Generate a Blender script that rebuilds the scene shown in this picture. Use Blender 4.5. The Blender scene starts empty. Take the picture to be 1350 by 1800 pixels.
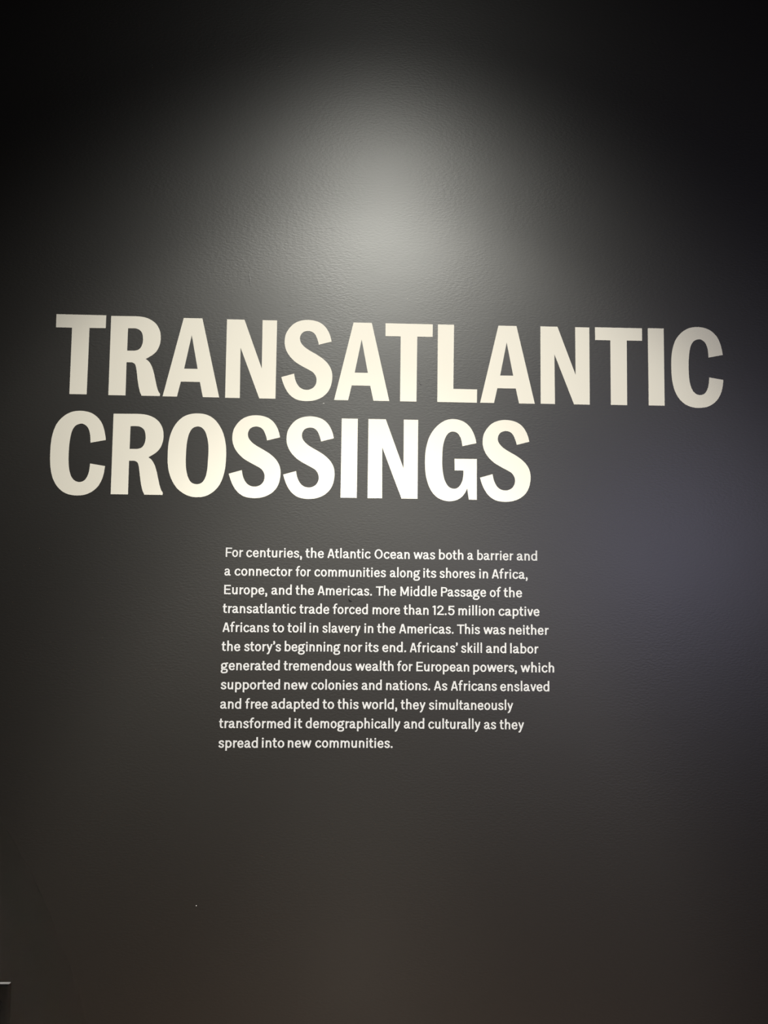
import bpy, bmesh, math
from mathutils import Vector, Matrix

scene = bpy.context.scene
COL = scene.collection

# ---------------------------------------------------------------- camera
cam_data = bpy.data.cameras.new('camera')
cam_data.sensor_fit = 'VERTICAL'
cam_data.sensor_height = 36.0
cam_data.lens = 1352.0 / 1800.0 * 36.0
cam_data.clip_start = 0.02
cam = bpy.data.objects.new('camera', cam_data)
COL.objects.link(cam)
YAW, PITCH, ROLL = 0.036690, 0.068561, 0.011910
cy, sy, cp, sp = math.cos(YAW), math.sin(YAW), math.cos(PITCH), math.sin(PITCH)
fw = Vector((sy * cp, cy * cp, sp))
rt = Vector((cy, -sy, 0.0))
up = rt.cross(fw)
c_, s_ = math.cos(ROLL), math.sin(ROLL)
R_, U_ = c_ * rt + s_ * up, -s_ * rt + c_ * up
m = Matrix((R_, U_, -fw)).transposed().to_4x4()
m.translation = Vector((0.0, -2.1, 1.5))
cam.matrix_world = m
scene.camera = cam

# ---------------------------------------------------------------- colour management, world
scene.view_settings.view_transform = 'Standard'
scene.view_settings.look = 'None'
scene.view_settings.gamma = 1.0
scene.view_settings.use_curve_mapping = False
scene.view_settings.exposure = 0.0
world = bpy.data.worlds.new('world')
scene.world = world
world.use_nodes = True
world.node_tree.nodes['Background'].inputs[0].default_value = (0.5, 0.55, 0.6, 1)
world.node_tree.nodes['Background'].inputs[1].default_value = 0.0

# ---------------------------------------------------------------- lamps of the gallery and one added spot
def aim(o, target):
    o.rotation_euler = (Vector(target) - o.location).to_track_quat('-Z', 'Y').to_euler()

def spot(name, loc, target, watts, deg, blend, radius, col):
    l = bpy.data.lights.new(name, 'SPOT')
    l.energy = watts
    l.spot_size = math.radians(deg)
    l.spot_blend = blend
    l.shadow_soft_size = radius
    l.color = col
    o = bpy.data.objects.new(name, l)
    COL.objects.link(o)
    o.location = loc
    aim(o, target)
    return o

# warm ceiling spotlight that washes the title
# beam of the ceiling spotlight: candela table (angle off axis, strength), written as an IES profile
BEAM = [(0, 165.0), (6, 106.0), (12, 94.0), (18, 40.5), (24, 26.0), (30, 7.2), (36, 1.488), (42, 1.14), (48, 0.714), (60, 0.447), (80, 0.134), (90, 0.01)]
def ies_text(beam):
    ang = list(range(0, 91, 3))
    def val(a):
        for (a0, v0), (a1, v1) in zip(beam[:-1], beam[1:]):
            if a0 <= a <= a1:
                return math.exp(math.log(v0) + (math.log(v1) - math.log(v0)) * (a - a0) / (a1 - a0))
        return 0.0
    rows = ['IESNA:LM-63-1995', 'TILT=NONE', '1 -1 1 %d 1 1 2 0 0 0' % len(ang), '1 1 1',
            ' '.join('%g' % a for a in ang), '0', ' '.join('%.4f' % (1000 * val(a)) for a in ang)]
    t = bpy.data.texts.new('spotlight_beam')
    t.write('\n'.join(rows) + '\n')
    return t

tl = bpy.data.lights.new('title_spotlight', 'POINT')
tl.energy = 0.163
tl.shadow_soft_size = 0.03
tl.color = (1.0, 0.99, 0.905)
tl.use_nodes = True
lnt = tl.node_tree
em = next(n for n in lnt.nodes if n.type == 'EMISSION')
ies = lnt.nodes.new('ShaderNodeTexIES')
ies.mode = 'INTERNAL'
ies.ies = ies_text(BEAM)
ltc = lnt.nodes.new('ShaderNodeTexCoord')
lnt.links.new(ltc.outputs['Normal'], ies.inputs['Vector'])
lnt.links.new(ies.outputs['Fac'], em.inputs['Strength'])
tlo = bpy.data.objects.new('title_spotlight', tl)
COL.objects.link(tlo)
tlo.location = (0.12, -2.254, 3.851)
aim(tlo, (0.016, 0.0, 0.344))

# unseen narrow spot, added to put a highlight on the outlet plate's top edge
spot('added_outlet_spot', (-2.46, -2.30, 3.90), (-1.28, 0.0, 0.40), 120.0, 15, 1.0, 0.04, (1.0, 0.95, 0.88))

# bluish video screen glowing in the gallery behind the visitor
gl = bpy.data.lights.new('video_screen_glow', 'AREA')
gl.shape = 'RECTANGLE'
gl.size, gl.size_y = 0.6, 0.5
gl.energy = 15.0
gl.color = (0.72, 0.7, 1.0)
glo = bpy.data.objects.new('video_screen_glow', gl)
COL.objects.link(glo)
glo.location = (2.05, -3.2, 1.62)
aim(glo, (0.6, 0.0, 1.6))

# ---------------------------------------------------------------- materials
def principled(name, col, rough, spec=0.5, ior=1.5):
    mt = bpy.data.materials.new(name)
    mt.use_nodes = True
    b = mt.node_tree.nodes['Principled BSDF']
    b.inputs['Base Color'].default_value = (*col, 1)
    b.inputs['Roughness'].default_value = rough
    b.inputs['Specular IOR Level'].default_value = spec
    b.inputs['IOR'].default_value = ior
    return mt, mt.node_tree, b

def node(nt, kind, **inp):
    n = nt.nodes.new(kind)
    for k, v in inp.items():
        n.inputs[k].default_value = v
    return n

WALL_COL, WALL_ROUGH, WALL_IOR = (0.0080, 0.0060, 0.0042), 0.572, 1.433
wall_mat, nt, b = principled('charcoal_wall_paint', WALL_COL, WALL_ROUGH, 0.5, WALL_IOR)
b.inputs['Coat Weight'].default_value = 1.0
b.inputs['Coat Roughness'].default_value, b.inputs['Coat IOR'].default_value = 0.428, 1.653
tc = nt.nodes.new('ShaderNodeTexCoord')
# roller stipple, stronger in the repainted patches
st = node(nt, 'ShaderNodeTexNoise', Scale=150.0, Detail=2.0, Roughness=0.55)
mp = nt.nodes.new('ShaderNodeMapping')
mp.inputs['Scale'].default_value = (0.62, 1.0, 1.45)
nt.links.new(tc.outputs['Object'], mp.inputs['Vector'])
nt.links.new(mp.outputs['Vector'], st.inputs['Vector'])
pa = node(nt, 'ShaderNodeTexNoise', Scale=3.1, Detail=3.0, Roughness=0.55)
nt.links.new(tc.outputs['Object'], pa.inputs['Vector'])
pr = nt.nodes.new('ShaderNodeMapRange')
pr.inputs['From Min'].default_value = 0.40
pr.inputs['From Max'].default_value = 0.62
pr.inputs['To Min'].default_value = 0.35
pr.inputs['To Max'].default_value = 1.1
nt.links.new(pa.outputs['Fac'], pr.inputs['Value'])
mu = nt.nodes.new('ShaderNodeMath'); mu.operation = 'MULTIPLY'
nt.links.new(st.outputs['Fac'], mu.inputs[0])
nt.links.new(pr.outputs['Result'], mu.inputs[1])
wv = node(nt, 'ShaderNodeTexNoise', Scale=7.0, Detail=2.0, Roughness=0.5)
nt.links.new(tc.outputs['Object'], wv.inputs['Vector'])
m2 = nt.nodes.new('ShaderNodeMath'); m2.operation = 'MULTIPLY_ADD'
m2.inputs[1].default_value = 0.8
nt.links.new(wv.outputs['Fac'], m2.inputs[0])
nt.links.new(mu.outputs[0], m2.inputs[2])
bp = nt.nodes.new('ShaderNodeBump')
bp.inputs['Strength'].default_value = 1.0
bp.inputs['Distance'].default_value = 0.0003
nt.links.new(m2.outputs[0], bp.inputs['Height'])
nt.links.new(bp.outputs['Normal'], b.inputs['Normal'])
nt.links.new(bp.outputs['Normal'], b.inputs['Coat Normal'])

title_mat, _, _ = principled('cream_vinyl', (0.81, 0.765, 0.665), 0.6, 0.3)
text_mat, _, _ = principled('white_vinyl', (0.485, 0.474, 0.472), 0.6, 0.3)
black_plastic, _, _ = principled('black_plastic', (0.010, 0.009, 0.008), 0.24, 0.5)
slot_mat, _, _ = principled('slot_shadow_plastic', (0.004, 0.004, 0.004), 0.6, 0.2)
speck_mat, _, _ = principled('white_paint_chip', (0.75, 0.74, 0.70), 0.7, 0.3)
scuff_mat, _, _ = principled('black_scuff', (0.006, 0.006, 0.006), 0.8, 0.2)
ceil_mat, _, _ = principled('black_ceiling_paint', (0.015, 0.015, 0.016), 0.8, 0.3)

floor_mat, fnt, fb = principled('brown_wood_floor', (0.16, 0.085, 0.04), 0.5, 0.4)
ftc = fnt.nodes.new('ShaderNodeTexCoord')
fmp = fnt.nodes.new('ShaderNodeMapping')
fmp.inputs['Scale'].default_value = (1.0, 9.0, 1.0)
fno = node(fnt, 'ShaderNodeTexNoise', Scale=2.5, Detail=6.0, Roughness=0.6)
frm = fnt.nodes.new('ShaderNodeValToRGB')
frm.color_ramp.elements[0].color = (0.062, 0.026, 0.007, 1)
frm.color_ramp.elements[1].color = (0.120, 0.052, 0.016, 1)
fnt.links.new(ftc.outputs['Object'], fmp.inputs['Vector'])
fnt.links.new(fmp.outputs['Vector'], fno.inputs['Vector'])
fnt.links.new(fno.outputs['Fac'], frm.inputs['Fac'])
fnt.links.new(frm.outputs['Color'], fb.inputs['Base Color'])

# ---------------------------------------------------------------- helpers
def link(name, me, mt, parent=None, loc=(0, 0, 0)):
    o = bpy.data.objects.new(name, me)
    COL.objects.link(o)
    o.location = loc
    if mt is not None and not me.materials:
        me.materials.append(mt)
    if parent is not None:
        o.parent = parent
    return o

def tag(o, label, cat, group=None):
    o['label'] = label
    o['category'] = cat
    if group:
        o['group'] = group
    return o

def box_mesh(name, lo, hi, bevel=0.0, seg=3):
    bm = bmesh.new()
    bmesh.ops.create_cube(bm, size=1.0)
    for v in bm.verts:
        v.co = Vector([lo[i] + (v.co[i] + 0.5) * (hi[i] - lo[i]) for i in range(3)])
    if bevel:
        bmesh.ops.bevel(bm, geom=bm.edges[:], offset=bevel, segments=seg, affect='EDGES', profile=0.5)
    me = bpy.data.meshes.new(name)
    bm.to_mesh(me); bm.free()
    return me

def filled_mesh(name, contours, thick):
    """flat outlines (x, z) with holes -> a thin sheet lying on the wall plane y = 0, front towards -y"""
    cu = bpy.data.curves.new(name, 'CURVE')
    cu.dimensions = '2D'
    cu.fill_mode = 'BOTH'
    cu.extrude = thick / 2
    for c in contours:
        sp_ = cu.splines.new('POLY')
        sp_.points.add(len(c) - 1)
        for p, (x, z) in zip(sp_.points, c):
            p.co = (x, z, 0, 1)
        sp_.use_cyclic_u = True
    tmp = bpy.data.objects.new(name, cu)
    COL.objects.link(tmp)
    dg = bpy.context.evaluated_depsgraph_get()
    me = bpy.data.meshes.new_from_object(tmp.evaluated_get(dg))
    bpy.data.objects.remove(tmp)
    bpy.data.curves.remove(cu)
    me.name = name
    me.materials.clear()
    for v in me.vertices:
        x, z, y = v.co
        v.co = (x, -(y + thick / 2), z)
    return me

# ---------------------------------------------------------------- the setting
def structure(name, lo, hi, mt):
    o = link(name, box_mesh(name, lo, hi), mt)
    o['kind'] = 'structure'
    return o

RW, RD, RH = 4.5, 7.0, 4.4
wall = structure('wall_back', (-RW, 0.0, 0.0), (RW, 0.15, RH), wall_mat)
floor = structure('floor', (-RW, -RD, -0.1), (RW, 0.15, 0.0), floor_mat)
ceiling = structure('ceiling', (-RW, -RD, RH), (RW, 0.15, RH + 0.1), ceil_mat)

# ---------------------------------------------------------------- the title, letter by letter
GLYPHS = {
 'C': [[(144.2, 146.8), (144.1, 148.2), (144, 149.5), (143.9, 151), (143.6, 152.8), (143.2, 155.2), (142.7, 158.3), (142.1, 162), (141.2, 166), (140.3, 170.2), (139.2, 174.4), (137.9, 178.7), (136.5, 182.9), (134.9, 187.1), (133.1, 191.2), (131, 195.1), (128.7, 198.8), (126, 202.3), (123.2, 205.6), (120.2, 208.7), (117.1, 211.5), (113.8, 214.1), (110.5, 216.4), (107, 218.4), (103.3, 220.2), (99.2, 221.8), (94.8, 223.1), (90, 224.1), (85.1, 224.9), (80.1, 225.3), (75.1, 225.5), (70.2, 225.3), (65.3, 224.9), (60.5, 224.2), (55.8, 223.1), (51.3, 221.7), (47, 220), (43, 218), (39.2, 215.7), (35.4, 213.1), (31.8, 210.1), (28.2, 206.9), (24.7, 203.3), (21.3, 199.4), (18.2, 195.3), (15.4, 191.1), (12.9, 186.7), (10.8, 182.1), (8.9, 177.3), (7.3, 172.4), (5.8, 167.3), (4.5, 162.1), (3.4, 156.7), (2.4, 151.1), (1.7, 145.4), (1.1, 139.6), (0.6, 133.6), (0.3, 127.5), (0.1, 121.3), (0, 115.2), (0, 109.4), (0, 103.8), (0.1, 98.5), (0.3, 93.3), (0.6, 88.3), (0.9, 83.2), (1.3, 78.2), (1.9, 73.2), (2.5, 68.3), (3.3, 63.4), (4.2, 58.6), (5.4, 53.8), (6.7, 49), (8.1, 44.4), (9.8, 39.8), (11.6, 35.5), (13.6, 31.3), (15.8, 27.4), (18.2, 23.6), (20.8, 20), (23.6, 16.5), (26.7, 13.3), (30, 10.2), (33.5, 7.3), (37.1, 4.7), (40.7, 2.5), (44.4, 0.7), (48.1, -0.8), (51.9, -2), (55.7, -3), (59.5, -3.8), (63.2, -4.4), (66.8, -4.8), (70.5, -5), (74.2, -5), (78, -4.8), (81.9, -4.6), (85.9, -4.1), (90, -3.5), (93.9, -2.7), (97.7, -1.6), (101.3, -0.3), (104.8, 1.2), (108.2, 3), (111.4, 4.9), (114.6, 7.1), (117.6, 9.5), (120.6, 12.1), (123.4, 14.9), (126.1, 17.9), (128.6, 21.1), (130.8, 24.4), (132.8, 27.9), (134.7, 31.6), (136.3, 35.3), (137.8, 39.1), (139.1, 42.9), (140.2, 46.8), (141.2, 50.8), (142.1, 54.6), (142.8, 58.4), (143.3, 62), (143.7, 65.6), (144.1, 69), (144.4, 72.5), (144.7, 76), (105.5, 82.2), (105.2, 78.6), (105, 75), (104.7, 71.5), (104.3, 68), (103.9, 64.6), (103.4, 61.4), (102.8, 58.2), (102.1, 55.2), (101.2, 52.3), (100.2, 49.4), (98.9, 46.4), (97.5, 43.5), (95.9, 40.8), (94.1, 38.3), (92.1, 36.2), (89.9, 34.6), (87.5, 33.3), (84.9, 32.4), (82.3, 31.9), (79.7, 31.6), (77.1, 31.6), (74.5, 32), (71.9, 32.7), (69.4, 33.7), (67, 35.1), (64.8, 36.8), (62.7, 38.8), (60.7, 41.1), (58.9, 43.7), (57.2, 46.6), (55.8, 49.8), (54.5, 53.3), (53.3, 57.1), (52.3, 61), (51.4, 65), (50.7, 68.9), (50.1, 72.8), (49.6, 76.9), (49.3, 81.1), (49, 85.6), (48.7, 90.2), (48.5, 95.2), (48.4, 100.2), (48.3, 105.2), (48.3, 110.3), (48.4, 115.3), (48.5, 120.4), (48.7, 125.4), (48.9, 130.3), (49.2, 135.2), (49.6, 139.9), (50.1, 144.5), (50.6, 149), (51.2, 153.3), (51.9, 157.3), (52.6, 161.1), (53.4, 164.7), (54.3, 168), (55.4, 171.1), (56.5, 174), (57.8, 176.7), (59.3, 179.2), (60.9, 181.5), (62.7, 183.5), (64.7, 185.3), (67.1, 186.9), (69.7, 188.2), (72.5, 189.3), (75.2, 190), (77.8, 190.4), (80.2, 190.4), (82.4, 190), (84.6, 189.3), (86.6, 188.4), (88.6, 187.2), (90.5, 185.9), (92.3, 184.3), (94, 182.5), (95.5, 180.6), (97, 178.4), (98.2, 176), (99.3, 173.4), (100.2, 170.7), (101, 168), (101.7, 165.4), (102.3, 162.8), (102.7, 160.4), (103, 158), (103.3, 155.5), (103.5, 152.9), (103.8, 150.2), (103.9, 147.3), (104, 144.5), (104.1, 141.6), (104.2, 138.7)]],
 'R': [[(0, 220), (50.9, 220.6), (54.6, 220.7), (58.4, 220.7), (62.2, 220.7), (66, 220.7), (69.8, 220.6), (73.6, 220.4), (77.4, 220.1), (81.2, 219.8), (85, 219.2), (88.8, 218.5), (92.4, 217.6), (96.1, 216.5), (99.7, 215.2), (103.2, 213.7), (106.6, 211.9), (109.9, 210), (113.1, 207.8), (116.2, 205.5), (119.2, 202.8), (121.9, 200), (124.3, 196.8), (126.6, 193.3), (128.7, 189.6), (130.4, 185.9), (131.9, 182.1), (133.1, 178.2), (133.9, 174.3), (134.5, 170.3), (134.8, 166.4), (135, 162.6), (135.1, 158.8), (134.9, 155.2), (134.6, 151.5), (134.1, 148), (133.4, 144.4), (132.5, 140.9), (131.4, 137.4), (130.2, 134), (128.7, 130.7), (127, 127.6), (125.1, 124.7), (123, 121.9), (120.7, 119.3), (118.1, 116.7), (115.2, 114.2), (111.9, 111.7), (108.2, 109.2), (104.4, 106.8), (100.4, 104.4), (96.5, 102), (98.2, 100.8), (100, 99.6), (101.7, 98.4), (103.4, 97), (105.1, 95.3), (106.8, 93.2), (108.4, 91), (110, 88.5), (111.5, 85.8), (112.9, 83), (114.3, 80), (115.5, 76.8), (116.7, 73.5), (117.8, 70), (118.9, 66.5), (119.9, 62.8), (120.9, 58.9), (121.8, 55), (122.7, 51.1), (123.6, 47.2), (124.5, 43.2), (125.5, 39.2), (126.5, 35.2), (127.4, 31.4), (128.3, 27.9), (129.2, 24.7), (130.1, 21.7), (131, 19), (131.9, 16.5), (132.8, 14.2), (133.8, 12.2), (134.9, 10.5), (135.9, 9), (137, 7.5), (138.1, 6), (137.3, 0), (89.4, 0), (88.5, 0), (87.5, 3.4), (86.6, 4.9), (85.7, 6.5), (85, 8.2), (84.2, 10), (83.6, 11.8), (83.1, 13.7), (82.5, 15.6), (82, 17.5), (81.6, 19.2), (81.2, 20.9), (80.8, 22.6), (80.3, 24.7), (79.8, 27.2), (79.2, 30.1), (78.6, 33.6), (77.9, 37.3), (77.2, 41.1), (76.6, 45), (76, 48.8), (75.5, 52.8), (75, 56.7), (74.5, 60.5), (73.9, 64.3), (73.3, 68), (72.8, 71.6), (72.2, 75), (71.5, 78.1), (70.9, 80.8), (70.2, 82.9), (69.5, 84.7), (68.8, 86.1), (68, 87.3), (67, 88.3), (65.8, 89.3), (64.5, 90), (63, 90.7), (61.6, 91.3), (60.1, 91.9), (45.6, 91.9), (45.9, 0), (0.1, 0)],
   [(46.4, 186.6), (60.8, 186.9), (62.4, 186.8), (64, 186.8), (65.7, 186.7), (67.3, 186.6), (68.9, 186.2), (70.6, 185.8), (72.2, 185.2), (73.9, 184.5), (75.5, 183.6), (77.1, 182.5), (78.7, 181.4), (80.2, 180.1), (81.7, 178.6), (83, 176.8), (84.1, 174.7), (85.1, 172.2), (85.9, 169.3), (86.5, 166.3), (87, 163.2), (87.3, 160.2), (87.5, 157.4), (87.6, 154.7), (87.5, 152.1), (87.2, 149.5), (86.9, 146.9), (86.3, 144.3), (85.7, 141.8), (84.8, 139.3), (83.9, 136.9), (82.8, 134.8), (81.7, 132.9), (80.3, 131.2), (78.9, 129.7), (77.4, 128.4), (75.7, 127.3), (73.8, 126.5), (71.9, 125.8), (69.8, 125.3), (67.8, 124.9), (65.7, 124.5), (45.9, 124.1)]],
 'O': [[(77.8, 225.7), (82, 225.6), (86.4, 225.4), (90.9, 224.9), (95.3, 224.2), (99.8, 223), (104.1, 221.5), (108.5, 219.7), (112.7, 217.5), (116.8, 215), (120.6, 212.3), (124.1, 209.2), (127.4, 205.8), (130.5, 202.2), (133.4, 198.4), (136.2, 194.4), (138.8, 190.3), (141.3, 186), (143.6, 181.6), (145.8, 177), (147.7, 172.2), (149.5, 167.1), (151, 161.8), (152.4, 156.4), (153.6, 151), (154.6, 145.8), (155.4, 140.7), (156, 135.9), (156.5, 131), (156.8, 125.9), (157.1, 120.5), (157.2, 114.7), (157.2, 108.4), (157.1, 102.1), (156.8, 95.8), (156.5, 90), (156.1, 84.5), (155.7, 79.5), (155.1, 74.6), (154.3, 69.7), (153.4, 64.8), (152.2, 59.7), (150.9, 54.5), (149.4, 49.3), (147.7, 44.4), (145.9, 39.7), (143.9, 35.3), (141.7, 31.1), (139.4, 27.2), (136.9, 23.5), (134.2, 20.1), (131.3, 16.8), (128.2, 13.8), (125, 10.9), (121.7, 8.3), (118.3, 6), (115, 3.8), (111.6, 1.9), (108.2, 0.3), (104.6, -1.1), (100.9, -2.3), (97, -3.2), (92.9, -3.9), (88.8, -4.3), (84.7, -4.5), (80.7, -4.6), (76.7, -4.5), (72.9, -4.2), (69.1, -3.7), (65.3, -3), (61.6, -2.1), (57.9, -0.9), (54.3, 0.5), (50.8, 2.2), (47.2, 4.1), (43.7, 6.2), (40.3, 8.4), (36.8, 10.9), (33.4, 13.6), (30.2, 16.6), (27.1, 19.7), (24.2, 23.1), (21.5, 26.8), (18.9, 30.7), (16.5, 34.7), (14.3, 38.8), (12.2, 43.1), (10.2, 47.4), (8.5, 51.9), (6.9, 56.4), (5.5, 60.8), (4.3, 65.3), (3.3, 69.7), (2.5, 74.2), (1.8, 78.6), (1.2, 82.9), (0.8, 87), (0.5, 91), (0.3, 94.9), (0.2, 99.2), (0.1, 103.8), (0, 108.9), (0, 114.5), (0, 120.2), (0.2, 125.9), (0.4, 131.5), (0.8, 136.8), (1.3, 141.8), (1.9, 146.8), (2.7, 151.8), (3.7, 156.7), (4.8, 161.6), (6.1, 166.4), (7.5, 171.3), (9.2, 176), (11.1, 180.5), (13.1, 185), (15.4, 189.2), (17.9, 193.4), (20.5, 197.3), (23.3, 201.1), (26.3, 204.6), (29.5, 207.9), (32.9, 210.9), (36.3, 213.7), (39.9, 216.1), (43.5, 218.2), (47.3, 219.9), (51.1, 221.3), (54.9, 222.6), (58.7, 223.6), (62.5, 224.4), (66.2, 225), (70, 225.4), (73.8, 225.6)],
   [(78.8, 189.7), (81.2, 189.6), (83.5, 189.1), (85.7, 188.3), (87.9, 187.3), (89.9, 186.1), (91.8, 184.7), (93.6, 183.1), (95.3, 181.2), (96.8, 179.1), (98.3, 176.8), (99.7, 174.2), (101, 171.3), (102.1, 168.2), (103.2, 164.9), (104.2, 161.5), (105.2, 157.9), (106.1, 154.2), (106.9, 150.3), (107.6, 146.3), (108.2, 142), (108.6, 137.6), (108.9, 133), (109.1, 128.2), (109.2, 123.3), (109.2, 118.3), (109.1, 113.1), (109, 107.7), (108.8, 102.3), (108.5, 96.9), (108.3, 91.8), (108.1, 87), (107.9, 82.5), (107.7, 78), (107.3, 73.8), (106.9, 69.5), (106.3, 65.4), (105.7, 61.3), (104.8, 57.3), (103.9, 53.6), (102.7, 50), (101.4, 46.7), (99.9, 43.6), (98.3, 40.7), (96.4, 38.2), (94.3, 36), (91.9, 34.3), (89.3, 32.9), (86.5, 31.9), (83.7, 31.3), (80.9, 30.9), (78, 31), (75.2, 31.4), (72.4, 32.1), (69.7, 33.1), (67.2, 34.5), (65, 36.1), (63, 38.1), (61.2, 40.4), (59.6, 42.9), (58, 45.8), (56.6, 49.1), (55.2, 52.6), (54, 56.5), (53, 60.4), (52, 64.4), (51.2, 68.4), (50.6, 72.4), (50.1, 76.5), (49.7, 80.7), (49.3, 85.2), (49.1, 89.9), (49, 94.9), (48.9, 100), (48.9, 105.1), (49, 110.2), (49, 115.3), (49.1, 120.5), (49.3, 125.5), (49.5, 130.5), (49.8, 135.3), (50.2, 139.8), (50.7, 144.2), (51.2, 148.4), (51.9, 152.4), (52.6, 156.3), (53.4, 160), (54.2, 163.5), (55.2, 166.9), (56.3, 170.1), (57.5, 173.1), (58.9, 176), (60.4, 178.7), (62.1, 181.1), (64, 183.3), (66, 185.2), (68.4, 186.7), (70.9, 187.9), (73.6, 188.8), (76.3, 189.4)]],
 'S': [[(136.9, 163.9), (136.2, 167.2), (135.4, 170.5), (134.7, 173.8), (133.8, 177.1), (132.7, 180.4), (131.5, 183.8), (130.1, 187.2), (128.5, 190.7), (126.7, 194), (124.8, 197.2), (122.7, 200.4), (120.3, 203.5), (117.8, 206.5), (115, 209.3), (112, 211.8), (108.8, 214.1), (105.4, 216.2), (101.8, 218), (97.9, 219.6), (93.7, 220.9), (89.3, 222.1), (84.6, 223), (79.7, 223.6), (74.9, 224), (70.1, 224.1), (65.4, 223.9), (60.8, 223.4), (56.4, 222.7), (52, 221.7), (47.9, 220.4), (44, 219), (40.2, 217.4), (36.7, 215.5), (33.3, 213.3), (30, 210.9), (26.9, 208.1), (24, 205), (21.2, 201.7), (18.7, 198.4), (16.5, 195.2), (14.6, 192), (12.9, 189), (11.4, 185.9), (10.2, 182.8), (9.2, 179.4), (8.4, 175.9), (7.8, 172.2), (7.4, 168.4), (7.2, 164.7), (7.1, 161.2), (7.1, 157.9), (7.3, 154.8), (7.7, 151.8), (8.2, 148.8), (8.9, 145.7), (9.8, 142.7), (10.9, 139.5), (12.1, 136.4), (13.5, 133.4), (15.1, 130.4), (16.7, 127.5), (18.6, 124.7), (20.6, 122), (22.7, 119.3), (25, 116.6), (27.5, 113.9), (30.2, 111.2), (33.1, 108.5), (36, 106), (39.1, 103.5), (42.3, 101.3), (45.6, 99.2), (49, 97.2), (52.5, 95.2), (55.9, 93.3), (59.3, 91.5), (62.8, 89.7), (66.2, 87.9), (69.5, 86.2), (72.7, 84.5), (75.8, 82.9), (78.8, 81.3), (81.7, 79.7), (84.3, 78.1), (86.7, 76.3), (88.7, 74.4), (90.5, 72.4), (92, 70.3), (93.4, 68.2), (94.5, 66), (95.4, 63.8), (96.1, 61.6), (96.6, 59.4), (96.9, 57.1), (97, 54.8), (97, 52.6), (96.9, 50.3), (96.5, 48), (96, 45.8), (95.3, 43.6), (94.3, 41.5), (93.2, 39.4), (91.9, 37.3), (90.4, 35.5), (88.8, 33.8), (87.1, 32.3), (85.2, 31.1), (83.2, 30), (81.3, 29.1), (79.3, 28.3), (77.4, 27.7), (75.5, 27.3), (73.6, 27), (71.7, 26.9), (69.6, 26.9), (67.5, 27), (65.2, 27.3), (63, 27.7), (60.7, 28.3), (58.5, 29.1), (56.4, 30.1), (54.4, 31.3), (52.4, 32.6), (50.5, 34.2), (48.8, 35.9), (47.1, 37.9), (45.6, 40), (44.1, 42.3), (42.8, 44.6), (41.6, 46.9), (40.6, 49.1), (39.7, 51.3), (38.9, 53.4), (38.2, 55.7), (37.5, 58.1), (37, 60.6), (36.4, 63.3), (35.9, 66), (35.4, 68.8), (34.9, 71.6), (0, 61.3), (0.8, 58.3), (1.7, 55.4), (2.5, 52.4), (3.4, 49.4), (4.5, 46.3), (5.6, 43.3), (6.8, 40.2), (8.1, 37.1), (9.5, 34.1), (11, 31.1), (12.5, 28.2), (14.1, 25.4), (15.8, 22.6), (17.6, 19.9), (19.5, 17.3), (21.6, 14.8), (23.8, 12.4), (26.2, 10), (28.7, 7.8), (31.5, 5.7), (34.4, 3.8), (37.5, 1.9), (40.8, 0.3), (44.4, -1.2), (48.2, -2.4), (52.3, -3.3), (56.6, -4), (61.1, -4.5), (65.7, -4.8), (70.2, -4.8), (74.7, -4.7), (79.2, -4.4), (83.7, -3.9), (88, -3.1), (92.3, -2.1), (96.4, -0.9), (100.4, 0.5), (104.2, 2.1), (107.9, 3.9), (111.5, 6), (114.8, 8.2), (118, 10.6), (121, 13.3), (123.8, 16.1), (126.4, 19), (128.8, 22.1), (130.8, 25.3), (132.7, 28.6), (134.4, 32.2), (135.8, 36), (137.1, 40), (138.1, 44.3), (138.9, 48.6), (139.6, 52.9), (140, 56.9), (140.3, 60.6), (140.4, 64.1), (140.4, 67.4), (140.1, 70.6), (139.8, 73.8), (139.3, 76.8), (138.6, 79.8), (137.8, 82.6), (136.8, 85.5), (135.6, 88.4), (134.2, 91.3), (132.5, 94.3), (130.7, 97.2), (128.6, 100.1), (126.4, 103), (123.9, 105.7), (121.2, 108.4), (118.4, 111), (115.4, 113.6), (112.3, 116), (109.1, 118.4), (105.8, 120.6), (102.4, 122.8), (99, 124.9), (95.4, 127), (91.8, 129.1), (88, 131.1), (84.3, 133.2), (80.7, 135.2), (77.2, 137.2), (74, 139.1), (71, 141.1), (68.2, 142.9), (65.6, 144.8), (63.2, 146.8), (60.9, 148.7), (58.9, 150.6), (57.1, 152.6), (55.4, 154.5), (54, 156.4), (52.7, 158.3), (51.6, 160.2), (50.8, 162.2), (50.1, 164.1), (49.6, 166.2), (49.3, 168.4), (49.2, 170.7), (49.3, 173), (49.6, 175.3), (50.1, 177.5), (50.8, 179.6), (51.8, 181.6), (52.9, 183.5), (54.1, 185.2), (55.5, 186.7), (57, 188), (58.5, 189.1), (60.2, 190), (62, 190.8), (63.7, 191.4), (65.5, 191.9), (67.2, 192.3), (69, 192.6), (70.8, 192.8), (72.8, 192.7), (74.8, 192.5), (77, 192.2), (79.1, 191.6), (81.2, 190.9), (83.2, 190.1), (85, 189), (86.6, 187.8), (88.2, 186.4), (89.6, 184.8), (91, 183.2), (92.2, 181.4), (93.2, 179.5), (94.2, 177.5), (95.1, 175.4), (96, 173.4), (96.8, 171.4), (97.6, 169.4), (98.4, 167.5), (99, 165.5), (99.6, 163.6), (100.1, 161.8), (100.5, 159.9), (100.9, 158.1), (101.2, 156.3), (101.6, 154.5)]],
 'N': [[(0, 220), (48, 220), (98.5, 83.5), (97.8, 220), (137.7, 220), (137.7, 0), (93.5, 0), (39.1, 141), (40.3, 0), (0.3, 0)]],
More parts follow.
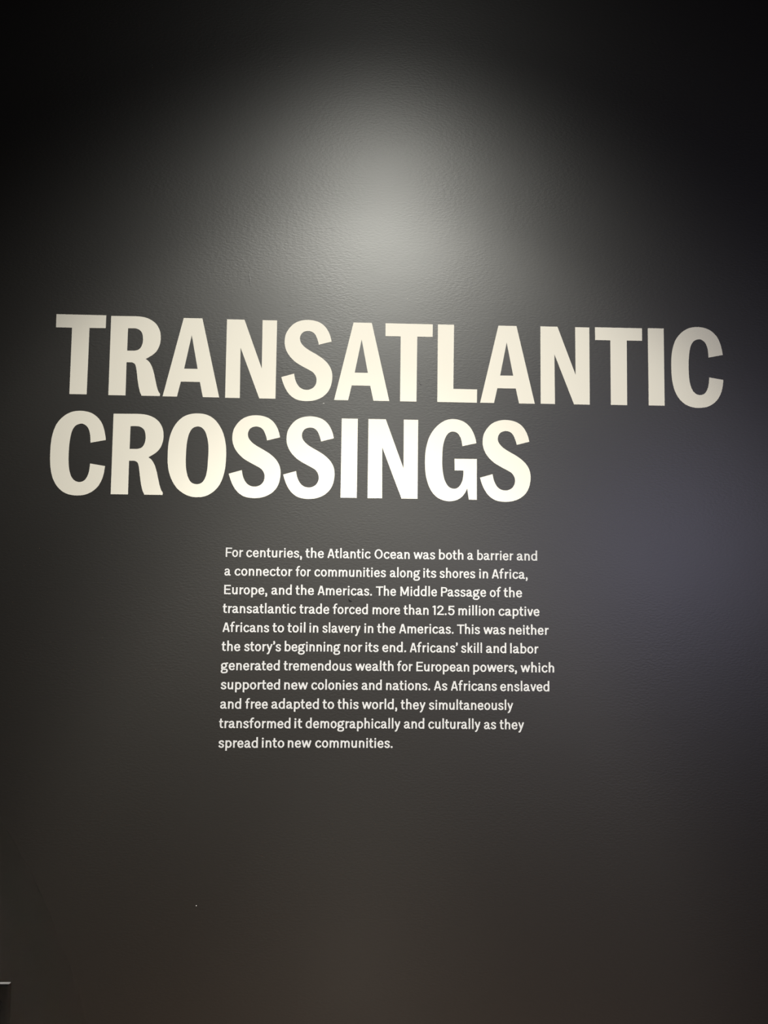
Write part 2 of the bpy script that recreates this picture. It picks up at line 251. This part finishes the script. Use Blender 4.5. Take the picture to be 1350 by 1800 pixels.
 'G': [[(142.3, 157.3), (141.9, 159.7), (141.5, 162.1), (141, 164.5), (140.5, 167.1), (139.8, 169.8), (138.9, 172.8), (138, 175.9), (136.9, 179.2), (135.6, 182.6), (134.1, 186), (132.4, 189.6), (130.4, 193.2), (128.3, 196.8), (126, 200.3), (123.5, 203.6), (120.8, 206.5), (117.9, 209.3), (114.9, 211.8), (111.8, 214.1), (108.7, 216.1), (105.6, 217.8), (102.6, 219.2), (99.5, 220.4), (96.3, 221.4), (93.1, 222.2), (89.9, 223), (86.5, 223.5), (83.2, 223.9), (79.7, 224.1), (76.2, 224.1), (72.7, 223.9), (69, 223.4), (65.3, 222.8), (61.6, 221.8), (57.9, 220.6), (54.2, 219), (50.5, 217.1), (46.8, 214.9), (43.2, 212.5), (39.7, 209.9), (36.4, 207.1), (33.2, 204.1), (30.1, 200.9), (27.1, 197.5), (24.3, 194.1), (21.7, 190.4), (19.1, 186.7), (16.8, 182.9), (14.6, 178.8), (12.5, 174.7), (10.7, 170.4), (9, 165.9), (7.5, 161.3), (6.2, 156.6), (5, 151.9), (3.9, 147.2), (3, 142.4), (2.2, 137.5), (1.5, 132.7), (0.9, 127.8), (0.6, 123), (0.3, 118.1), (0.1, 113.2), (0, 108.5), (0, 103.9), (0, 99.5), (0.1, 95.2), (0.3, 91), (0.6, 86.9), (0.8, 82.7), (1.2, 78.6), (1.6, 74.4), (2.1, 70.2), (2.7, 66), (3.5, 61.7), (4.5, 57.2), (5.7, 52.7), (7, 48.1), (8.4, 43.7), (9.9, 39.3), (11.6, 35.1), (13.5, 31.1), (15.4, 27.1), (17.6, 23.4), (19.9, 19.9), (22.4, 16.5), (25, 13.4), (27.9, 10.5), (30.8, 7.8), (33.9, 5.4), (37.1, 3.2), (40.4, 1.4), (43.7, -0.2), (47.2, -1.6), (50.7, -2.8), (54.3, -3.7), (57.9, -4.5), (61.5, -5), (65.2, -5.2), (68.9, -5.3), (72.6, -5.2), (76.3, -4.8), (79.9, -4.2), (83.5, -3.4), (87, -2.2), (90.4, -0.8), (93.6, 0.9), (96.8, 2.8), (99.7, 4.9), (102.3, 7.1), (104.7, 9.5), (106.9, 12.1), (108.8, 14.7), (110.6, 17.3), (112.1, 19.8), (113.4, 22.2), (114.5, 24.5), (115.4, 26.7), (116.3, 28.9), (117.2, 31.2), (121.9, 0.1), (144, -0.4), (143.8, 113.5), (81.8, 112.9), (82.2, 80.4), (106.6, 80.5), (106.6, 78), (106.6, 75.5), (106.6, 72.9), (106.5, 70.3), (106.4, 67.5), (106.1, 64.5), (105.7, 61.5), (105.1, 58.3), (104.5, 55.1), (103.6, 52), (102.5, 48.9), (101.2, 45.9), (99.8, 42.9), (98.2, 40.2), (96.7, 37.9), (95, 35.9), (93.4, 34.3), (91.7, 33), (90, 31.9), (88.3, 31), (86.6, 30.3), (85, 29.9), (83.3, 29.6), (81.7, 29.5), (79.9, 29.6), (78, 29.8), (76, 30.1), (74, 30.5), (72, 31.2), (70.1, 32.1), (68.3, 33.2), (66.5, 34.6), (64.9, 36.2), (63.2, 38), (61.7, 40.1), (60.1, 42.5), (58.6, 45.1), (57.2, 47.9), (55.8, 50.9), (54.6, 54.1), (53.5, 57.5), (52.6, 61), (51.7, 64.8), (51, 68.5), (50.3, 72.2), (49.7, 75.9), (49.2, 79.6), (48.8, 83.2), (48.4, 86.9), (48.1, 90.5), (47.9, 94.1), (47.8, 97.5), (47.7, 101.1), (47.7, 104.8), (47.7, 108.9), (47.8, 113.4), (47.8, 118.3), (47.9, 123.3), (48.1, 128.2), (48.3, 132.8), (48.6, 137.2), (49, 141.3), (49.4, 145.2), (49.9, 149), (50.6, 152.7), (51.4, 156.4), (52.2, 160), (53.2, 163.4), (54.2, 166.7), (55.4, 169.8), (56.6, 172.7), (58, 175.3), (59.4, 177.8), (60.8, 180), (62.4, 181.9), (64, 183.6), (65.6, 185), (67.3, 186.1), (69.1, 187), (70.8, 187.8), (72.5, 188.3), (74.2, 188.6), (75.8, 188.8), (77.5, 188.8), (79.2, 188.6), (80.9, 188.4), (82.6, 188.1), (84.3, 187.6), (86, 186.9), (87.7, 185.9), (89.3, 184.7), (91, 183.2), (92.5, 181.5), (94, 179.6), (95.4, 177.6), (96.7, 175.3), (97.9, 173), (98.9, 170.4), (99.9, 167.7), (100.7, 164.9), (101.4, 161.8), (101.9, 158.6), (102.4, 155.3), (102.8, 152), (103.3, 148.6)]],
 'T': [[(0, 220), (132.2, 220), (132, 184.1), (89, 183.8), (88.3, 0), (42.7, 0), (42.7, 183.4), (0.2, 183.4)]],
 'A': [[(50.7, 220), (101.5, 220), (152.9, 0), (108.7, 0), (99.5, 41.9), (48, 41.9), (38.8, 0), (0, 0)],
   [(73.9, 172.2), (92.4, 78.2), (55.8, 78.1)]],
 'L': [[(0.3, 220), (45.5, 220), (44.6, 37.8), (111, 37.6), (110.5, 0), (0, 0)]],
 'I': [[(0, 0), (44.5, 0), (44.5, 220), (0, 220)]],
}
# word row, character, x, baseline z, width scale, height scale
LETTERS = [
 (0, 'T', -0.828, 1.954, 1.0197, 1.0049),
 (0, 'R', -0.6797, 1.9532, 1.012, 1.0022),
 (0, 'A', -0.533, 1.9527, 1.0059, 1.0001),
 (0, 'N', -0.3634, 1.9522, 1.0013, 0.9983),
 (0, 'S', -0.2106, 1.952, 0.9986, 0.9972),
 (0, 'A', -0.0644, 1.9519, 0.9975, 0.9967),
 (0, 'T', 0.0752, 1.9519, 0.9977, 0.9966),
 (0, 'L', 0.2212, 1.9521, 0.9992, 0.9969),
 (0, 'A', 0.3406, 1.9524, 1.002, 0.9976),
 (0, 'N', 0.5099, 1.9529, 1.0068, 0.999),
 (0, 'T', 0.6647, 1.9536, 1.0129, 1.0009),
 (0, 'I', 0.8153, 1.9541, 1.018, 1.0031),
 (0, 'C', 0.881, 1.9548, 1.0247, 1.0043),
 (1, 'C', -0.8293, 1.682, 1.0207, 1.0042),
 (1, 'R', -0.6637, 1.6819, 1.0125, 1.0013),
 (1, 'O', -0.5142, 1.6818, 1.0064, 0.9992),
 (1, 'S', -0.3477, 1.6818, 1.0021, 0.9975),
 (1, 'S', -0.2, 1.6818, 0.9996, 0.9965),
 (1, 'I', -0.0425, 1.6818, 0.9987, 0.996),
 (1, 'N', 0.0311, 1.6818, 0.9987, 0.9959),
 (1, 'G', 0.1883, 1.6818, 1.0001, 0.9962),
 (1, 'S', 0.3409, 1.6819, 1.003, 0.997),
]
ORD = ['first', 'second', 'third', 'fourth']
WORDS2 = ['TRANSATLANTIC', 'CROSSINGS']
glyph_mesh = {k: filled_mesh('title_letter', [[(x / 1000, z / 1000) for x, z in c] for c in v], 0.0006)
              for k, v in GLYPHS.items()}
pos = [0, 0]
for row, ch, x, z, sx, sz in LETTERS:
    word = WORDS2[row]
    i = pos[row]; pos[row] += 1
    before, after = (word[i - 1] if i else ''), (word[i + 1] if i + 1 < len(word) else '')
    which = ORD[word[:i].count(ch)] + ' ' if word.count(ch) > 1 else ''
    if not before:
        where = 'starting the word ' + word
    elif not after:
        where = 'ending the word ' + word
    else:
        where = 'between %s and %s in %s' % (before, after, word)
    o = link('title_letter', glyph_mesh[ch], title_mat, None, (x, 0.0, z))
    o.scale = (sx, 1.0, sz)
    tag(o, 'large bold cream %sletter %s %s on dark wall' % (which, ch, where), 'letter',
        'letters of the %s title word %s' % (('upper', 'lower')[row], word))

# ---------------------------------------------------------------- paragraph lettering
# each character: width, left bearing, right bearing, strokes.  A stroke is (points, smooth)
# in units where the x-height is 112 and the capitals are 150 high.
UNIT = 0.0001684
PENX, PENY = 24.8, 20.3
def S(*p): return (p, True)
def L(*p): return (p, False)
def arch(x0, x1):
    return S((x0, 58), (x0 + 4, 80), (x0 + 17, 97), ((x0 + x1) / 2 + 4, 101.5), (x1 - 9, 94), (x1, 72), (x1, 40), (x1, 0))
def ring(cx, cz, rx, rz):
    k = 16
    return S(*[(cx + rx * math.cos(2 * math.pi * i / k), cz + rz * math.sin(2 * math.pi * i / k)) for i in range(k + 1)])
def dot(cx, cz, r):
    return ('dot', cx, cz, r)
FONT = {
 'a': (103, 5, 3, [S((13, 80), (20, 94), (36, 102), (52, 102), (66, 95), (73, 80), (73, 55), (73, 26), (78, 13), (90, 10), (102, 12)),
                   S((72, 63), (52, 60), (30, 54), (15, 42), (13, 28), (20, 14), (36, 9), (54, 14), (66, 25), (73, 42))]),
 'b': (98, 14, 6, [L((13.5, 0), (13.5, 165)), S((13.5, 70), (20, 90), (36, 101), (54, 102), (72, 93), (83, 74), (85, 56), (83, 37), (72, 18), (54, 9), (36, 10), (20, 21), (13.5, 42))]),
 'c': (96, 6, 2, [S((84, 80), (76, 94), (62, 102), (47, 103), (30, 95), (17, 76), (13.5, 56), (17, 36), (30, 16), (47, 8.5), (64, 10), (78, 20), (86, 35))]),
 'd': (98, 6, 14, [L((84.5, 0), (84.5, 165)), S((84.5, 70), (78, 90), (62, 101), (44, 102), (26, 93), (15, 74), (13, 56), (15, 37), (26, 18), (44, 9), (62, 10), (78, 21), (84.5, 42))]),
 'e': (96, 6, 7, [L((16, 57), (92, 57)), S((83, 54), (82, 72), (74, 92), (60, 102), (44, 102), (27, 93), (16, 76), (13.5, 56), (17, 36), (28, 17), (46, 8.5), (62, 9), (77, 17), (86, 31))]),
 'f': (74, 2, 2, [S((30, 0), (30, 60), (30, 115), (34, 138), (44, 151), (58, 155), (73, 152)), L((0, 101), (64, 101))]),
 'g': (116, 3, 0, [ring(50, 72, 34, 32), S((70, 98), (82, 106), (96, 109), (114, 109)),
                   S((26, 48), (17, 36), (19, 22), (34, 15), (60, 13), (86, 9), (98, -6), (94, -26), (76, -38), (50, -41), (26, -37), (13, -25), (15, -10), (28, 2))]),
 'h': (88, 14, 13, [L((13.5, 0), (13.5, 165)), arch(13.5, 74.5)]),
 'i': (27, 14, 14, [L((13.5, 0), (13.5, 112)), dot(13.5, 140, 14.5)]),
 'k': (90, 14, 2, [L((13.5, 0), (13.5, 165)), L((14, 44), (76, 112)), L((36, 62), (77, 0))]),
 'l': (27, 14, 14, [L((13.5, 0), (13.5, 165))]),
 'm': (143, 14, 13, [L((13.5, 0), (13.5, 112)), arch(13.5, 71.5), arch(71.5, 129.5)]),
 'n': (88, 14, 13, [L((13.5, 0), (13.5, 112)), arch(13.5, 74.5)]),
 'o': (100, 6, 6, [ring(50, 56, 36.5, 47.5)]),
 'p': (98, 14, 6, [L((13.5, -46), (13.5, 112)), S((13.5, 70), (20, 90), (36, 101), (54, 102), (72, 93), (83, 74), (85, 56), (83, 37), (72, 18), (54, 9), (36, 10), (20, 21), (13.5, 42))]),
 'r': (62, 14, 1, [L((13.5, 0), (13.5, 112)), S((13.5, 54), (17, 76), (27, 92), (42, 99), (61, 99))]),
 's': (86, 6, 6, [S((76, 80), (68, 95), (54, 102.5), (38, 102), (22, 95), (16, 82), (22, 69), (38, 61), (56, 52), (70, 42), (74, 28), (67, 15), (50, 8.5), (34, 9), (18, 18), (9, 34))]),
 't': (66, 2, 4, [S((29, 146), (26.5, 110), (25, 70), (26, 32), (33, 15), (46, 10), (65, 12)), L((0, 101), (64, 101))]),
 'u': (88, 13, 14, [S((13.5, 112), (13.5, 70), (13.5, 40), (18, 20), (32, 10), (48, 11), (64, 22), (74.5, 46)), L((74.5, 0), (74.5, 112))]),
 'v': (96, 2, 2, [L((13, 112), (47, 4)), L((83, 112), (48, 4))]),
 'w': (150, 2, 2, [L((12, 112), (42, 4)), L((75, 110), (42, 4)), L((75, 110), (107, 4)), L((138, 112), (107, 4))]),
 'y': (97, 2, 2, [L((13, 112), (50, 8)), S((84, 112), (62, 48), (46, 4), (36, -22), (25, -36), (8, -38))]),
 'A': (116, 3, 3, [L((12, 0), (54, 148)), L((104, 0), (62, 148)), L((28, 44), (88, 44))]),
 'E': (108, 14, 5, [L((14, 0), (14, 150)), L((4, 139), (106, 139)), L((14, 78), (96, 78)), L((4, 11), (108, 11))]),
 'F': (104, 14, 2, [L((14, 0), (14, 150)), L((4, 139), (104, 139)), L((14, 72), (92, 72))]),
 'M': (138, 14, 14, [L((13, 0), (13, 150)), L((125, 0), (125, 150)), L((15, 148), (68, 22)), L((123, 148), (70, 22))]),
 'O': (134, 8, 8, [ring(67, 75, 53, 67)]),
 'P': (106, 14, 4, [L((14, 0), (14, 150)), S((4, 139), (35, 139), (60, 139), (80, 133), (91, 116), (91, 94), (80, 76), (60, 70), (35, 70), (14, 70))]),
 'T': (122, 3, 3, [L((61, 0), (61, 150)), L((0, 139), (122, 139))]),
 '1': (52, 4, 14, [L((38, 0), (38, 150)), S((2, 129), (16, 130), (28, 136), (36, 148))]),
 '2': (104, 8, 6, [S((12, 104), (18, 126), (34, 140), (54, 142), (76, 134), (86, 114), (80, 92), (62, 70), (36, 44), (16, 22), (8, 8)), L((2, 11), (104, 11))]),
 '5': (104, 8, 6, [L((24, 139), (98, 139)), L((24, 148), (17, 70)), S((16, 74), (30, 90), (50, 95), (74, 88), (89, 66), (90, 46), (80, 22), (60, 9), (40, 9), (22, 19), (11, 40))]),
 '.': (30, 8, 12, [dot(15, 14, 15.5)]),
 ',': (32, 6, 12, [dot(17, 14, 15.5), S((22, 12), (20, -10), (10, -32))]),
 '’': (32, 4, 4, [dot(17, 148, 15), S((23, 147), (20, 128), (9, 108))]),
}

def spline(pts, n=4):
    P = [Vector(p) for p in pts]
    P = [2 * P[0] - P[1]] + P + [2 * P[-1] - P[-2]]
    if (P[1] - P[-2]).length < 1e-6:          # closed stroke
        P[0], P[-1] = P[-3], P[2]
    out = []
    for i in range(1, len(P) - 2):
        a, b_, c, d = P[i - 1:i + 3]
        for k in range(n):
            t = k / n
            out.append(0.5 * (2 * b_ + (c - a) * t + (2 * a - 5 * b_ + 4 * c - d) * t * t + (3 * b_ - a - 3 * c + d) * t ** 3))
    out.append(P[-2])
    return out

def add_stroke(bm, pts, ox, kx, kz, thick):
    """a pen stroke of the lettering as a thin solid strip"""
    n = len(pts)
    closed = (pts[0] - pts[-1]).length < 1e-6
    rows = []
    for i, p in enumerate(pts):
        if closed:
            t = pts[(i + 1) % (n - 1)] - pts[(i - 1) % (n - 1)]
        else:
            t = pts[min(i + 1, n - 1)] - pts[max(i - 1, 0)]
        t.normalize()
        nx, nz = -t.y, t.x
        h = 0.5 * math.hypot(PENX * nx, PENY * nz)
        row = []
        for sgn in (1, -1):
            X, Z = ox + (p.x + sgn * nx * h) * kx, (p.y + sgn * nz * h) * kz
            row += [bm.verts.new((X, -thick, Z)), bm.verts.new((X, 0.0, Z))]
        rows.append(row)                       # front+, back+, front-, back-
    for r0, r1 in zip(rows[:-1], rows[1:]):
        bm.faces.new((r0[0], r0[2], r1[2], r1[0]))
        bm.faces.new((r0[1], r1[1], r1[3], r0[3]))
        bm.faces.new((r0[0], r1[0], r1[1], r0[1]))
        bm.faces.new((r0[2], r0[3], r1[3], r1[2]))
    if not closed:
        for r in (rows[0], rows[-1]):
            bm.faces.new((r[0], r[1], r[3], r[2]))

def add_disc(bm, cx, cz, rx, rz, thick, k=14):
    f, g = [], []
    for i in range(k):
        a = 2 * math.pi * i / k
        X, Z = cx + rx * math.cos(a), cz + rz * math.sin(a)
        f.append(bm.verts.new((X, -thick, Z))); g.append(bm.verts.new((X, 0, Z)))
    bm.faces.new(f); bm.faces.new(g[::-1])
    for i in range(k):
        j = (i + 1) % k
        bm.faces.new((f[i], g[i], g[j], f[j]))

def word_mesh(text, width):
    x, place = 0.0, []
    for i, ch in enumerate(text):
        w_, lb, rb, _ = FONT[ch]
        if i: x += lb
        place.append(x)
        x += w_
        if i < len(text) - 1:
            x += rb
            if ch in 'rvwyfT' and text[i + 1] in '.,aeo': x -= 4
            if ch == 'T' and text[i + 1] == 'h': x -= 8
            if ch in 'PF' and text[i + 1] in 'aeo': x -= 7
    kx = width / x
    bm = bmesh.new()
    for ch, ox in zip(text, place):
        for j, stq in enumerate(FONT[ch][3]):
            th = 0.0004 + 0.00004 * j
            if stq[0] == 'dot':
                add_disc(bm, (ox + stq[1]) * kx, stq[2] * UNIT, stq[3] * kx, stq[3] * UNIT, th)
            else:
                pts = spline(stq[0]) if stq[1] else [Vector(p) for p in stq[0]]
                add_stroke(bm, pts, ox * kx, kx, UNIT, th)
    bmesh.ops.recalc_face_normals(bm, faces=bm.faces[:])
    me = bpy.data.meshes.new('word')
    bm.to_mesh(me); bm.free()
    return me, kx

LINES = [
 [('For', -0.3505, -0.3035, 1.5164), ('centuries,', -0.2953, -0.1447, 1.5165), ('the', -0.1352, -0.0851, 1.5166), ('Atlantic', -0.0755, 0.0421, 1.5166), ('Ocean', 0.0525, 0.1489, 1.5166), ('was', 0.1592, 0.2184, 1.5166), ('both', 0.2287, 0.2962, 1.5165), ('a', 0.3066, 0.3236, 1.5165), ('barrier', 0.334, 0.4338, 1.5164), ('and', 0.4431, 0.4998, 1.5164)],
 [('a', -0.3525, -0.3356, 1.4661), ('connector', -0.3254, -0.1697, 1.4662), ('for', -0.1608, -0.1198, 1.4663), ('communities', -0.1102, 0.0843, 1.4664), ('along', 0.0949, 0.1781, 1.4664), ('its', 0.1863, 0.2217, 1.4664), ('shores', 0.2309, 0.3286, 1.4663), ('in', 0.3398, 0.3643, 1.4662), ('Africa,', 0.3743, 0.4729, 1.4661)],
 [('Europe,', -0.3522, -0.2365, 1.4158), ('and', -0.2252, -0.1701, 1.416), ('the', -0.1602, -0.1103, 1.4161), ('Americas.', -0.1004, 0.0469, 1.4161), ('The', 0.0576, 0.1124, 1.4161), ('Middle', 0.1242, 0.2243, 1.4161), ('Passage', 0.235, 0.3588, 1.416), ('of', 0.3688, 0.3996, 1.4158), ('the', 0.407, 0.4579, 1.4157)],
 [('transatlantic', -0.3543, -0.1575, 1.3655), ('trade', -0.1486, -0.0681, 1.3657), ('forced', -0.0585, 0.0366, 1.3658), ('more', 0.049, 0.124, 1.3658), ('than', 0.1335, 0.2018, 1.3657), ('12.5', 0.2121, 0.2729, 1.3656), ('million', 0.2829, 0.3819, 1.3655), ('captive', 0.393, 0.5058, 1.3652)],
 [('Africans', -0.3536, -0.2291, 1.3149), ('to', -0.22, -0.1887, 1.3151), ('toil', -0.1799, -0.1313, 1.3152), ('in', -0.1207, -0.0966, 1.3153), ('slavery', -0.0857, 0.0175, 1.3153), ('in', 0.0277, 0.052, 1.3153), ('the', 0.0623, 0.1117, 1.3153), ('Americas.', 0.1219, 0.2703, 1.3152), ('This', 0.2795, 0.3421, 1.3151), ('was', 0.3517, 0.412, 1.3149), ('neither', 0.422, 0.5313, 1.3146)],
 [('the', -0.3547, -0.3051, 1.2642), ('story’s', -0.2946, -0.1962, 1.2644), ('beginning', -0.1863, -0.0361, 1.2647), ('nor', -0.0265, 0.0226, 1.2648), ('its', 0.0311, 0.0667, 1.2648), ('end.', 0.0766, 0.1415, 1.2648), ('Africans’', 0.1514, 0.2816, 1.2646), ('skill', 0.2911, 0.3482, 1.2645), ('and', 0.3589, 0.4146, 1.2643), ('labor', 0.425, 0.5027, 1.264)],
 [('generated', -0.3557, -0.1982, 1.2136), ('tremendous', -0.188, -0.005, 1.214), ('wealth', 0.0046, 0.108, 1.2141), ('for', 0.1175, 0.1595, 1.2141), ('European', 0.1694, 0.3134, 1.2139), ('powers,', 0.3241, 0.4434, 1.2136), ('which', 0.4538, 0.5459, 1.2131)],
 [('supported', -0.3544, -0.1964, 1.1628), ('new', -0.1856, -0.122, 1.1632), ('colonies', -0.1129, 0.0121, 1.1633), ('and', 0.0223, 0.0768, 1.1634), ('nations.', 0.0881, 0.2075, 1.1633), ('As', 0.2177, 0.2539, 1.1632), ('Africans', 0.2638, 0.3886, 1.1629), ('enslaved', 0.3978, 0.5324, 1.1624)],
 [('and', -0.3548, -0.2987, 1.1117), ('free', -0.2883, -0.2281, 1.112), ('adapted', -0.2186, -0.0916, 1.1123), ('to', -0.0818, -0.0506, 1.1124), ('this', -0.0418, 0.0148, 1.1125), ('world,', 0.024, 0.1186, 1.1125), ('they', 0.1284, 0.1955, 1.1124), ('simultaneously', 0.2046, 0.4335, 1.1119)],
 [('transformed', -0.3562, -0.1664, 1.0608), ('it', -0.1562, -0.1353, 1.0613), ('demographically', -0.1262, 0.1282, 1.0614), ('and', 0.1373, 0.1926, 1.0614), ('culturally', 0.2032, 0.3448, 1.0611), ('as', 0.354, 0.3869, 1.0607), ('they', 0.3965, 0.4633, 1.0604)],
 [('spread', -0.3565, -0.252, 1.0094), ('into', -0.2416, -0.1818, 1.0099), ('new', -0.1728, -0.1098, 1.0101), ('communities.', -0.0997, 0.1077, 1.0102)],
]
LINE_LABEL = [
 'top line of the small white paragraph, beginning For centuries',
 'paragraph line in white reading a connector for communities along its shores',
 'paragraph line in white beginning Europe and the Americas',
 'paragraph line in white with the number 12.5 million captive',
 'paragraph line in white beginning Africans to toil in slavery',
 'paragraph line in white beginning the story’s beginning nor its end',
 'paragraph line in white beginning generated tremendous wealth, ending which',
 'paragraph line in white beginning supported new colonies and nations',
 'paragraph line in white beginning and free adapted to this world',
 'paragraph line in white beginning transformed it demographically and culturally',
 'short bottom line of the white paragraph reading spread into new communities',
]
KX = []
for words, lab in zip(LINES, LINE_LABEL):
    x0, z0 = words[0][1], words[0][3]
    root = bpy.data.objects.new('text_line', None)
    root.empty_display_size = 0.02
    COL.objects.link(root)
    root.location = (x0, 0.0, z0)
    tag(root, lab, 'text', 'lines of the wall paragraph')
    for text, xa, xb, z in words:
        me, kx = word_mesh(text, xb - xa)
        KX.append((text, round(kx / UNIT, 3)))
        link('word', me, text_mat, root, (xa - x0, 0.0, z - z0))

# ---------------------------------------------------------------- wall socket, cut by the left edge
def finish(bm, name, smooth=False):
    bmesh.ops.recalc_face_normals(bm, faces=bm.faces[:])
    me = bpy.data.meshes.new(name)
    bm.to_mesh(me); bm.free()
    for p in me.polygons:
        p.use_smooth = smooth
    return me

def lathe(name, prof, n=64):
    """profile of (radius, y) turned about the y axis; a zero radius closes it"""
    bm = bmesh.new()
    rings = []
    for r, y in prof:
        if r == 0:
            rings.append([bm.verts.new((0, y, 0))])
        else:
            rings.append([bm.verts.new((r * math.cos(2 * math.pi * i / n), y, r * math.sin(2 * math.pi * i / n))) for i in range(n)])
    for a, c in zip(rings[:-1], rings[1:]):
        for i in range(n):
            j = (i + 1) % n
            if len(c) == 1:
                bm.faces.new((a[i], a[j], c[0]))
            else:
                bm.faces.new((a[i], a[j], c[j], c[i]))
    return finish(bm, name)

sock = bpy.data.objects.new('power_outlet', None)
sock.empty_display_size = 0.03
COL.objects.link(sock)
PX, PZ = -0.9068, 0.3560
sock.location = (PX, 0.0, PZ)
tag(sock, 'black power outlet with a round socket, low on the dark wall at the left edge', 'power outlet')
# cover plate: sloping edges running into a flat face, open in the middle for the socket
bm = bmesh.new()
HW, HH, DP = 0.035, 0.0575, 0.0062
secs = [(0.0, 0.0), (0.0, -0.0006), (0.0028, -0.0031), (0.0042, -0.0042), (0.0058, -0.0051), (0.0078, -0.0058), (0.0105, -DP)]
loops = [[bm.verts.new((sx * (HW - ins), y, sz * (HH - ins))) for sx, sz in ((-1, -1), (1, -1), (1, 1), (-1, 1))] for ins, y in secs]
for a, b2 in zip(loops[:-1], loops[1:]):
    for i in range(4):
        j = (i + 1) % 4
        bm.faces.new((a[i], a[j], b2[j], b2[i]))
NR, RO = 48, 0.0185
hole = [bm.verts.new((RO * math.cos(2 * math.pi * i / NR), -DP, RO * math.sin(2 * math.pi * i / NR))) for i in range(NR)]
inner = [bm.verts.new((v.co.x, 0.0, v.co.z)) for v in hole]
for i in range(NR):
    bm.faces.new((hole[i], hole[(i + 1) % NR], inner[(i + 1) % NR], inner[i]))
edges = [bm.edges.get((hole[i], hole[(i + 1) % NR])) for i in range(NR)] + [bm.edges.get((loops[-1][i], loops[-1][(i + 1) % 4])) for i in range(4)]
bmesh.ops.triangle_fill(bm, edges=edges, use_beauty=True)
bm.faces.new(loops[0][::-1])
link('cover_plate', finish(bm, 'cover_plate'), black_plastic, sock)
# round socket: a rim, a polished cup and a floor with blade slots
rim = lathe('socket', [(0.0183, 0.0), (0.0183, -0.0068), (0.0178, -0.0078), (0.0170, -0.0080), (0.0164, -0.0075), (0.0146, -0.0022), (0.0, -0.0022)])
so = link('socket', rim, black_plastic, sock)
for ang in (90, 210, 330):
    bm = bmesh.new()
    rows = []
    for k in range(9):
        t = math.radians(ang - 26 + 52 * k / 8)
        rows.append([bm.verts.new((r * math.cos(t), y, r * math.sin(t))) for r, y in ((0.0082, -0.0021), (0.0082, -0.0026), (0.0104, -0.0026), (0.0104, -0.0021))])
    for a, c in zip(rows[:-1], rows[1:]):
        for i in range(4):
            bm.faces.new((a[i], a[(i + 1) % 4], c[(i + 1) % 4], c[i]))
    bm.faces.new(rows[0][::-1]); bm.faces.new(rows[-1])
    link('slot', finish(bm, 'slot'), slot_mat, so)

# ---------------------------------------------------------------- small marks left on the wall
def blob(name, x, z, pts, mt, th=0.0006):
    link(name, filled_mesh(name, [[(px_ / 1000, pz / 1000) for px_, pz in pts]], th), mt, wall, (x, 0.0, z))
blob('paint_chip', -0.4033, 0.6023, [(-1.0, -0.8), (0.8, -1.0), (1.1, 0.6), (-0.4, 1.1)], speck_mat)
blob('paint_chip', -0.0928, 1.9421, [(-2.2, -0.6), (2.2, -0.4), (2.3, 0.4), (0, 0.8), (-1.8, 0.6)], speck_mat)
blob('paint_chip', 0.1360, 2.2420, [(-1.2, -0.5), (1.1, -0.7), (1.2, 0.5), (-0.3, 0.8)], speck_mat)
blob('scuff', -0.0127, 1.4032, [(-5, 5.5), (-1.5, 1), (3.5, -1), (6, -3.5), (1, -5), (-2.5, -3.5)], scuff_mat, 0.0003)
def ridge(pts, r):
    """a thin raised line of old filler under the paint"""
    bm = bmesh.new()
    rows = []
    n = len(pts)
    for i, (x, z) in enumerate(pts):
        a, c = pts[max(i - 1, 0)], pts[min(i + 1, n - 1)]
        t = Vector((c[0] - a[0], c[1] - a[1])).normalized()
        k = r * (1.0 if 0 < i < n - 1 else 0.25)
        rows.append([bm.verts.new((x - t.y * s * k, -h * k, z + t.x * s * k)) for s, h in ((1, -0.03), (0.3, 0.16), (-0.3, 0.16), (-1, -0.03))])
    for a, c in zip(rows[:-1], rows[1:]):
        for i in range(3):
            bm.faces.new((a[i], a[i + 1], c[i + 1], c[i]))
    bmesh.ops.recalc_face_normals(bm, faces=bm.faces[:])
    me = bpy.data.meshes.new('filler_ridge'); bm.to_mesh(me); bm.free()
    link('filler_ridge', me, wall_mat, wall)
ridge([(-0.3056, 2.3131), (-0.3068, 2.3026), (-0.304, 2.2901), (-0.3027, 2.2775), (-0.3011, 2.2679)], 0.0014)
ridge([(-0.3011, 2.2679), (-0.2947, 2.2644)], 0.001)
ridge([(-0.2848, 2.2582), (-0.2753, 2.2556), (-0.2706, 2.2507)], 0.0011)
ridge([(-0.2752, 2.2531), (-0.2691, 2.2443)], 0.001)
ridge([(-0.3263, 2.3453), (-0.3202, 2.3393), (-0.313, 2.3287)], 0.0008)
ridge([(-0.2665, 2.2221), (-0.2588, 2.2202), (-0.2511, 2.2196)], 0.0012)
ridge([(-0.2274, 2.2245), (-0.2214, 2.2211)], 0.0012)
ridge([(-0.2158, 2.2377), (-0.2123, 2.2342)], 0.0016)
ridge([(-0.201, 2.2152), (-0.1888, 2.2147), (-0.1803, 2.2121)], 0.0013)
ridge([(-0.2257, 2.206), (-0.2208, 2.2089)], 0.0011)
ridge([(-0.3983, 2.5464), (-0.3925, 2.5389)], 0.0011)
ridge([(-0.0945, 2.4384), (-0.0839, 2.4391), (-0.0661, 2.4341)], 0.0007)
ridge([(0.1691, 2.0132), (0.1727, 2.0026), (0.177, 1.9974)], 0.0013)
